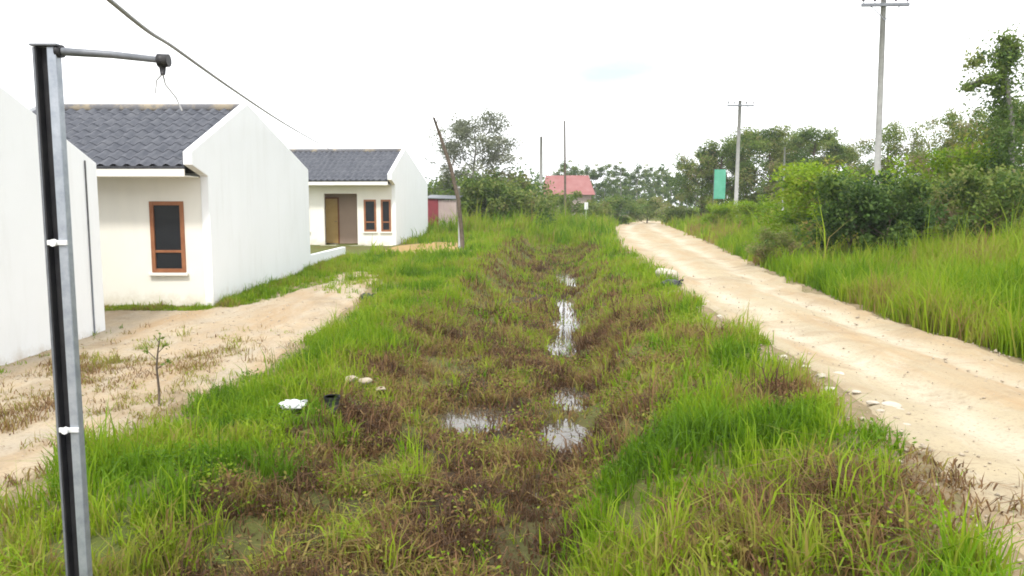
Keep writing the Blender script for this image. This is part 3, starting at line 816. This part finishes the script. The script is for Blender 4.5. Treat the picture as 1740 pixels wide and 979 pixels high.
# low garden wall running on from the middle house
lw = MB(); lw.box(-.15, 0, 7.32, 12.0, -.3, .58)
o = lw.build('low_wall', M['white'], None, .01); o.location = (-5.85, 14.9, .03)
tag(o, 'low white wall continuing from the rear corner of the middle house', 'wall')
# small maroon and pale building beyond the farthest house
sh = empty('shed', (xat(752, 43), 43, gz(xat(752, 43), 43) + .25), rz)
MB().box(-.95, -.25, 0, 2.5, -.3, 1.72).build('wall', M['maroon'], sh)
MB().box(-.247, .75, .05, 2.45, -.3, 1.66).build('wall', M['palewall'], sh)
mb = MB()
for k in range(5): mb.box(-.2 + k * .19, -.16 + k * .19, .0, .047, -.2, 1.66)
mb.build('slat', M['palewall'], sh)
MB().poly([(-1.05, -.1, 1.75), (.85, -.1, 1.70), (.85, 2.6, 1.9), (-1.05, 2.6, 1.95), (-1.05, -.1, 1.79), (.85, -.1, 1.74), (.85, 2.6, 1.94), (-1.05, 2.6, 1.99)],
          [(3, 2, 1, 0), (4, 5, 6, 7), (0, 1, 5, 4), (1, 2, 6, 5), (2, 3, 7, 6), (3, 0, 4, 7)]).build('roof', M['galvd'], sh)
tag(sh, 'small maroon and pale shed just beyond the farthest white house', 'shed')
# red roofed house in the distance
c = xat(966, 88)
rh = empty('red_roofed_house', (c, 88, gz(c, 88)))
mb = MB(); wall_with_openings(mb, -2.6, 2.6, 0, .15, -.5, 3.1, [(-.6, .3, 0, 2.1), (1.1, 2.0, .9, 2.0)]); mb.box(-2.6, -2.45, .15, 5, -.5, 3.1); mb.box(2.45, 2.6, .15, 5, -.5, 3.1); mb.box(-2.45, 2.45, 4.85, 5, -.5, 3.1)
mb.build('wall', M['palewall'], rh)
MB().box(-.6, .3, .05, .09, 0, 2.1).build('door', M['frame'], rh); MB().box(1.1, 2.0, .05, .09, .9, 2.0).build('window', M['glass'], rh)
mb = MB(); v = [(-3.0, -.6, 3.0), (3.0, -.6, 3.0), (3.0, 5.6, 3.0), (-3.0, 5.6, 3.0), (-2.5, 2.5, 5.3), (2.5, 2.5, 5.3)]
mb.poly(v, [(0, 1, 5, 4), (2, 3, 4, 5), (1, 2, 5), (3, 0, 4), (3, 2, 1, 0)]).build('roof', M['redroof'], rh)
tag(rh, 'distant house with faded red roof behind the two thin far poles', 'house')

# ------------------------------------------------------------------ poles
def utility_pole(loc, h, r0, r1, lean, label, arm_w=1.6, arm_z=None, group='poles along the road', mat='concrete', arm=True):
    p = empty('utility_pole', loc); p.rotation_euler = (0, lean, 0)
    MB().tube([(0, 0, -.4), (0, 0, h * .5), (0, 0, h)], [r0, (r0 + r1) / 2, r1], 12).build('shaft', M[mat], p)
    if arm:
        z = arm_z or h - .35
        MB().box(-arm_w / 2, arm_w / 2, -r1 - .10, -r1 - .01, z - .05, z + .05).build('crossarm', M['galvd'], p, .006)
        for x in (-arm_w / 2 + .06, -arm_w * .22, arm_w * .22, arm_w / 2 - .06):
            m = MB()
            zz = z + .05
            m.tube([(x, -r1 - .055, zz), (x, -r1 - .055, zz + .08)], .012, 6)
            m.tube([(x, -r1 - .055, zz + .07), (x, -r1 - .055, zz + .11), (x, -r1 - .055, zz + .15), (x, -r1 - .055, zz + .2), (x, -r1 - .055, zz + .24)], [.03, .06, .035, .05, .02], 8)
            m.build('insulator', M['blackplastic'], p)
        m = MB()
        for s in (-1, 1): m.tube([(s * arm_w * .3, -r1 - .05, z - .05), (0, -r1 - .05, z - .5)], .015, 5)
        m.build('brace', M['galvd'], p)
    return tag(p, label, 'utility pole', group)
x, y, z = base_at(1489, 27)
az = at(1500, 10, 27).z - z
utility_pole((x, y, z), az + .5, .115, .085, R(-.7), 'near tall concrete pole with crossarm rising from the dark bush', 1.62, az)
x, y, z = base_at(1250, 53)
az = at(1255, 180, 53).z - z
utility_pole((x, y, z), az + .35, .15, .11, R(.55), 'farther concrete pole with small crossarm beside the turquoise banner', 1.8, az)
x, y, z = base_at(961, 60)
utility_pole((x, y, z), at(957, 205, 60).z - z, .10, .06, R(-.8), 'thin dark far pole before the red roof', mat='bark', arm=False)
x, y, z = base_at(919, 72)
utility_pole((x, y, z), at(920, 232, 72).z - z, .2, .12, R(.1), 'pale far pole left of the red roof', mat='concrete', arm=False)
x, y, z = base_at(1330, 48)
utility_pole((x, y, z), at(1330, 250, 48).z - z, .06, .05, 0, 'thinnest pole standing before the green tree clump', mat='concrete', arm=False)

# turquoise banner
x, y, z = base_at(1222, 50)
bn = empty('banner', (x, y, z)); t_, b_ = at(1222, 288, 50).z - z, at(1222, 338, 50).z - z
MB().tube([(-.40, 0, -.3), (-.40, 0, t_ + .05)], .025, 6).build('pole', M['galvd'], bn)
mb = MB(); n = 10; vs = []
for i in range(n + 1):
    for k_ in range(7):
        xx = -.37 + .74 * k_ / 6; zz = b_ + (t_ - b_) * i / n
        vs.append((xx, .03 * math.sin(k_ * 1.3 + i * .5), zz))
m = len(vs); vs += [(a, c + .012, d) for a, c, d in vs]
fs = [(i * 7 + k_, i * 7 + k_ + 1, (i + 1) * 7 + k_ + 1, (i + 1) * 7 + k_) for i in range(n) for k_ in range(6)]
mb.poly(vs, fs + [tuple(m + q_ for q_ in f[::-1]) for f in fs], True).build('cloth', M['green'], bn)
tag(bn, 'narrow turquoise banner standing at the foot of the farther crossarm pole', 'banner')
# small white marker post
x, y, z = base_at(996, 56)
mk = empty('marker_post', (x, y, z)); zt = at(996, 344, 56).z - z
MB().tube([(0, 0, -.2), (0, 0, zt)], .03, 6).build('shaft', M['whiteband'], mk)
MB().box(-.13, .13, -.04, -.03, zt - .5, zt).build('plate', M['whiteband'], mk)
tag(mk, 'small white marker plate on the grass below the red roofed house', 'marker')

# ------------------------------------------------------------------ steel post in front
D = 3.7; pc = at(99, 352, D)
zb = gz(pc.x, D) - .25; zt = at(99, 80, D).z
po = empty('steel_post', (pc.x, D, zb)); Ht = zt - zb
# C-channel open towards the camera, its inner shade put in as black colour
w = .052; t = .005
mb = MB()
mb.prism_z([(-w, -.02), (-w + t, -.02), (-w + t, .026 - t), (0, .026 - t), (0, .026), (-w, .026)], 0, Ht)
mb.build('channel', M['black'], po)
MB().box(.002, .046, -.022, .026, 0, Ht - .002).build('tube', M['galv'], po, .005)
MB().box(-w - .012, -w - .001, -.024, .028, 0, Ht - .004).build('flange', M['galvd'], po, .002)
MB().box(-w - .02, .058, -.034, .036, Ht + .001, Ht + .011).build('cap_plate', M['galvd'], po, .002)
for yy in (412, 728):
    zc = at(100, yy, D).z - zb
    m = MB(); m.box(-w + .006, .05, -.034, -.0235, zc - .012, zc + .012); m.tube([(-.012, -.03, zc), (-.012, -.046, zc)], .016, 8)
    m.build('clamp', M['whiteband'], po, .002)
o0 = Vector((pc.x, D, zb))
A, B_ = at(122, 87, D) - o0, at(280, 103, D) - o0
A.y = 0; B_.y = .0; A.x = .05; A.z = min(A.z, Ht - .02)
am = MB().tube([A, A.lerp(B_, .5) + Vector((0, 0, .006)), B_], [.019, .017, .015], 10).build('arm', M['galvd'], po)
m = MB(); m.tube([B_ + Vector((-.03, 0, 0)), B_ + Vector((.02, 0, 0))], [.032, .03], 10); m.tube([B_ + Vector((-.012, 0, -.02)), B_ + Vector((-.012, 0, -.065))], [.018, .012], 8)
m.build('fitting', M['black'], po)
m = MB(); h0 = B_ + Vector((-.012, 0, -.06))
m.tube([h0, h0 + Vector((.01, .0, -.05)), h0 + Vector((.05, .02, -.11)), h0 + Vector((.075, .02, -.17))], .0042, 5)
m.tube([h0, h0 + Vector((-.03, .0, -.03)), h0 + Vector((-.045, .01, -.09))], .0036, 5)
m.build('wire', M['cable'], po)
m = MB(); m.tube([A + Vector((-.012, 0, 0)), A + Vector((.016, 0, 0))], .03, 10); m.build('collar', M['black'], po)
tag(po, 'tall grey steel post, channel shade coloured black, with short side arm in the left foreground', 'post')

# overhead cable
pts = [(-2.0, -9, 5.6), (-2.15, -4, 4.7), (-2.35, 1, 3.9)] + [tuple(at(px, py, d)) for px, py, d in ((186, 0, 5.2), (300, 84, 7.4), (400, 155, 10.8), (480, 208, 16), (535, 240, 25))]
pe = at(566, 257, 34.4); pts.append((pe.x, pe.y, pe.z))
P_ = np.array(pts); Q_ = []
for i in range(len(P_) - 1):
    p0, p1, p2, p3 = P_[max(i - 1, 0)], P_[i], P_[i + 1], P_[min(i + 2, len(P_) - 1)]
    for t in np.arange(0, 1, .125):
        Q_.append(.5 * ((2 * p1) + (p2 - p0) * t + (2 * p0 - 5 * p1 + 4 * p2 - p3) * t * t + (3 * p1 - p0 - 3 * p2 + p3) * t ** 3))
Q_.append(P_[-1])
cb = MB().tube(Q_, .017, 6).build('overhead_cable', M['cable'])
tag(cb, 'grey overhead cable sloping down over the houses to the farthest roof', 'cable')

# ------------------------------------------------------------------ stones and litter
def rock(name, x, y, s, mat, label, cat='stone', group=None, seed=0, squash=.6, dz=0):
    rg = np.random.default_rng(seed + 900)
    import bmesh
    bm = bmesh.new(); bmesh.ops.create_icosphere(bm, subdivisions=3, radius=1)
    dirs = rg.normal(0, 1, (9, 3)); dirs /= np.linalg.norm(dirs, axis=1)[:, None]; cut = rg.uniform(.55, .9, 9)
    sc_ = rg.uniform(.75, 1.25, 3)
    for v in bm.verts:
        p = np.array(v.co)
        for d_, c_ in zip(dirs, cut):
            k_ = p @ d_
            if k_ > c_: p = p - d_ * (k_ - c_) * .85
        p = p * sc_ * s; p[2] *= squash; v.co = p
    me = bpy.data.meshes.new(name); bm.to_mesh(me); bm.free(); me.materials.append(mat)
    o = link(name, me, None, (x, y, gz(x, y) + .3 * s * squash + dz)); o.rotation_euler = (0, 0, rg.uniform(0, 6))
    return tag(o, label, cat, group)
# group of white lumps along the road's ditch-side edge
spots = [(1408, 645, .13), (1438, 640, .10), (1425, 662, .09), (1500, 688, .10), (1532, 690, .11), (1470, 668, .07), (1548, 700, .06), (1265, 560, .08), (1228, 540, .09),
         (1205, 512, .10), (1190, 505, .07), (1340, 610, .07), (1380, 628, .08), (1560, 730, .06), (1515, 705, .05)]
for k_, (px, py, s) in enumerate(spots):
    D_ = 1.6 * F / (py - 352); x = xat(px, D_)
    rock('rubble_stone', x, D_, s * .62, M['whitestone'], 'pale rubble stone in the crumbling road edge by the ditch grass', group='pale rubble stones along the road edge', seed=k_, squash=.45)
D_ = 1.6 * F / (474 - 352); x = xat(1136, D_)
rock('boulder', x, D_ + .05, .25, M['whitestone'], 'large white lump on the road edge beside a black bag', seed=40, squash=1.0)
# black bag, crumpled
def crumple(name, px, py, D_, s, mat, label, cat, seed, squash=.6, zoff=0, parts=None):
    rg = np.random.default_rng(seed); import bmesh
    bm = bmesh.new(); bmesh.ops.create_icosphere(bm, subdivisions=4, radius=1)
    x = xat(px, D_)
    for v in bm.verts:
        p = np.array(v.co); f = 1 + .5 * (fbm(p[0] * 2 + p[2], p[1] * 2 + 3, .5, 3, seed)- .5) + .35 * abs(math.sin(5 * p[0] + 3 * p[1] * p[2]))*.5
        p = p * f * s * np.array([1.2, .9, squash]); v.co = p
    r = empty(name, (x, D_, gz(x, D_) + .35 * s * squash + zoff))
    me = bpy.data.meshes.new('body'); bm.to_mesh(me); bm.free(); me.materials.append(mat)
    me.polygons.foreach_set('use_smooth', [True] * len(me.polygons))
    link('body', me, r)
    m = MB(); m.tube([(s * .9, 0, s * squash * .6), (s * 1.25, .02, s * squash * 1.0), (s * 1.5, 0, s * squash * .95)], [s * .18, s * .08, s * .16], 7); m.build('knot', mat, r)
    return tag(r, label, cat)
crumple('rubbish_bag', 1143, 486, 1.62 * F / (486 - 352), .17, M['blackplastic'], 'small black rubbish bag at the foot of the white lump on the road edge', 'bag', 61, .6)
crumple('rubbish_bag', 620, 505, 1.9 * F / (507 - 352), .11, M['blackplastic'], 'small black bag at the sandy yard edge near the low wall', 'bag', 62, .9)
crumple('plastic_bag', 486, 686, 7.4, .095, M['plastic'], 'crumpled white plastic bag lying on the left grass bank', 'bag', 63, .45, .07)
# black flower pot
x, y = xat(556, 7.6), 7.6
pt_ = empty('plant_pot', (x, y, gz(x, y) + .01)); pt_.scale = (.78, .78, .78); m = MB(); 
m.tube([(0, 0, 0), (0, 0, .17), (0, 0, .2), (0, 0, .2), (0, 0, .04)], [.075, .1, .105, .09, .07], 16); m.build('pot', M['blackplastic'], pt_)
MB().tube([(0, 0, .172), (0, 0, .205)], [.108, .11], 16, caps=False).build('rim', M['blackplastic'], pt_)
tag(pt_, 'small black plastic pot in the grass right of the white plastic bag', 'pot')
for k_, (px, py, D_) in enumerate(((590, 646, 8.6), (614, 642, 8.7), (640, 650, 8.5))):
    x = xat(px, D_); rock('flat_stone', x, D_, .085, M['stone'], 'flat pale stone among grass at the upper edge of the ditch', group='flat stones on the left bank', seed=70 + k_, squash=.4, dz=.07)
# loose gravel
def gravel():
    rg = np.random.default_rng(9)
    x = np.concatenate([rg.uniform(1.9, 7, 5200), rg.uniform(-6.4, -3.2, 2600)]); y = np.concatenate([3 + 17 * rg.uniform(0, 1, 5200) ** 1.4, rg.uniform(4, 16, 2600)])
    L, Rr = xl(y), xr(y); yl_, yr_ = yard_edges(y)
    e = np.minimum(np.abs(x - L), np.abs(x - Rr))
    k = ((x > L - .2) & (x < Rr + .1) & (rg.uniform(0, 1, len(x)) < np.exp(-e / .5) + .18)) | ((x < yr_ + .2) & (x > yl_))
    x, y = x[k], y[k]; n = len(x); s = rg.lognormal(-4.75, .5, n)
    z = H(x, y) + .012
    base = np.array([(1, 0, 0), (-1, 0, 0), (0, 1, 0), (0, -1, 0), (0, 0, 1), (0, 0, -1), (.6, .6, .55), (-.6, -.5, .6)], float)[:6]
    V = base[None] * rg.uniform(.6, 1.4, (n, 6, 1)) * s[:, None, None] * np.array([1, 1, .7]) + rg.normal(0, .15, (n, 6, 3)) * s[:, None, None] + np.stack([x, y, z], -1)[:, None]
    f = np.array([(0, 2, 4), (2, 1, 4), (1, 3, 4), (3, 0, 4), (2, 0, 5), (1, 2, 5), (3, 1, 5), (0, 3, 5)])
    F_ = (f[None] + (np.arange(n) * 6)[:, None, None]).reshape(-1, 3)
    tag(link('gravel', mesh_np('gravel', V.reshape(-1, 3), [F_], None, [M['stone']])), 'loose small gravel scattered over the dirt road and yard', 'gravel', kind='stuff')
gravel()

# ------------------------------------------------------------------ air
m, nt, out = new_mat('haze_air')
pv = N(nt, 'ShaderNodeVolumePrincipled'); pv.inputs['Color'].default_value = (.9, .95, 1, 1); pv.inputs['Density'].default_value = .0006
nt.links.new(pv.outputs[0], out.inputs['Volume'])
tag(MB().box(-275, 275, -35, 515, -8, 16).build('haze', m), 'thin pale haze softening the distant trees', 'haze', kind='stuff')

# ------------------------------------------------------------------ light, sky, camera
SUN_EL, SUN_AZ = 52, 188     # azimuth clockwise from +Y (view direction): high, behind and to the right
wd = bpy.data.worlds.new('World'); sc.world = wd; wd.use_nodes = True
nt = wd.node_tree; nt.nodes.clear()
out = N(nt, 'ShaderNodeOutputWorld'); bg = N(nt, 'ShaderNodeBackground'); bg.inputs['Strength'].default_value = .12
sky = N(nt, 'ShaderNodeTexSky', sky_type='NISHITA'); sky.sun_disc = False
sky.sun_elevation = R(SUN_EL); sky.sun_rotation = R(SUN_AZ); sky.air_density = 1.2; sky.dust_density = 2
tc = N(nt, 'ShaderNodeTexCoord')
mp = N(nt, 'ShaderNodeMapping'); mp.inputs['Scale'].default_value = (1, 1, 3.2); nt.links.new(tc.outputs['Generated'], mp.inputs[0])
cl = ramp(nt, noise(nt, 1.7, 9, .55, mp.outputs[0], .4), [(.30, .86), (.48, 1.0)])
# thin spot in the overcast, up ahead
dirv = (at(1035, 125, 1) - Vector((0, 0, EYE))).normalized()
vm = N(nt, 'ShaderNodeMapping'); vm.vector_type = 'POINT'; vm.inputs['Location'].default_value = tuple(-c for c in dirv)
nt.links.new(tc.outputs['Generated'], vm.inputs[0])
vs_ = N(nt, 'ShaderNodeVectorMath', operation='MULTIPLY'); vs_.inputs[1].default_value = (5.4, 5.4, 26); nt.links.new(vm.outputs[0], vs_.inputs[0])
ln = N(nt, 'ShaderNodeVectorMath', operation='LENGTH'); nt.links.new(vs_.outputs[0], ln.inputs[0])
na = N(nt, 'ShaderNodeMath', operation='MULTIPLY_ADD'); nt.links.new(noise(nt, 6, 6, .6, mp.outputs[0]), na.inputs[0]); na.inputs[1].default_value = 1.2; nt.links.new(ln.outputs['Value'], na.inputs[2])
hole = ramp(nt, na.outputs[0], [(.7, 0.0), (2.2, .22), (3.2, 1.0)])
mn = N(nt, 'ShaderNodeMath', operation='MULTIPLY'); nt.links.new(cl, mn.inputs[0]); nt.links.new(hole, mn.inputs[1])
thin = mixc(nt, .65, sky.outputs[0], (5.1, 5.3, 5.0))
cc = mixc(nt, mn.outputs[0], thin, (10.2, 10.35, 10.5))
nt.links.new(cc, bg.inputs['Color']); nt.links.new(bg.outputs[0], out.inputs[0])

sd = bpy.data.lights.new('sun', 'SUN'); sd.energy = 2.1; sd.angle = R(8); sd.color = (1, .95, .87)
so = bpy.data.objects.new('sun', sd); COL.objects.link(so)
d = Vector((math.sin(R(SUN_AZ)) * math.cos(R(SUN_EL)), math.cos(R(SUN_AZ)) * math.cos(R(SUN_EL)), math.sin(R(SUN_EL))))
so.rotation_euler = d.to_track_quat('Z', 'Y').to_euler(); so.location = (0, 0, 30)

cam = bpy.data.cameras.new('camera'); co = bpy.data.objects.new('camera', cam); COL.objects.link(co)
cam.sensor_width = 36; cam.lens = 36 * F / 1740; cam.clip_end = 2000; cam.clip_start = .05
co.location = (0, 0, EYE); co.rotation_euler = (math.pi / 2 - PITCH, 0, 0)
sc.camera = co
sc.view_settings.view_transform = 'Standard'; sc.view_settings.look = 'None'
sc.view_settings.exposure = .72; sc.view_settings.gamma = 1
sc.render.engine = 'CYCLES'
sc.cycles.max_bounces = 6; sc.cycles.transmission_bounces = 3; sc.cycles.diffuse_bounces = 3
sc.cycles.use_denoising = True
sc.cycles.filter_width = 1.8
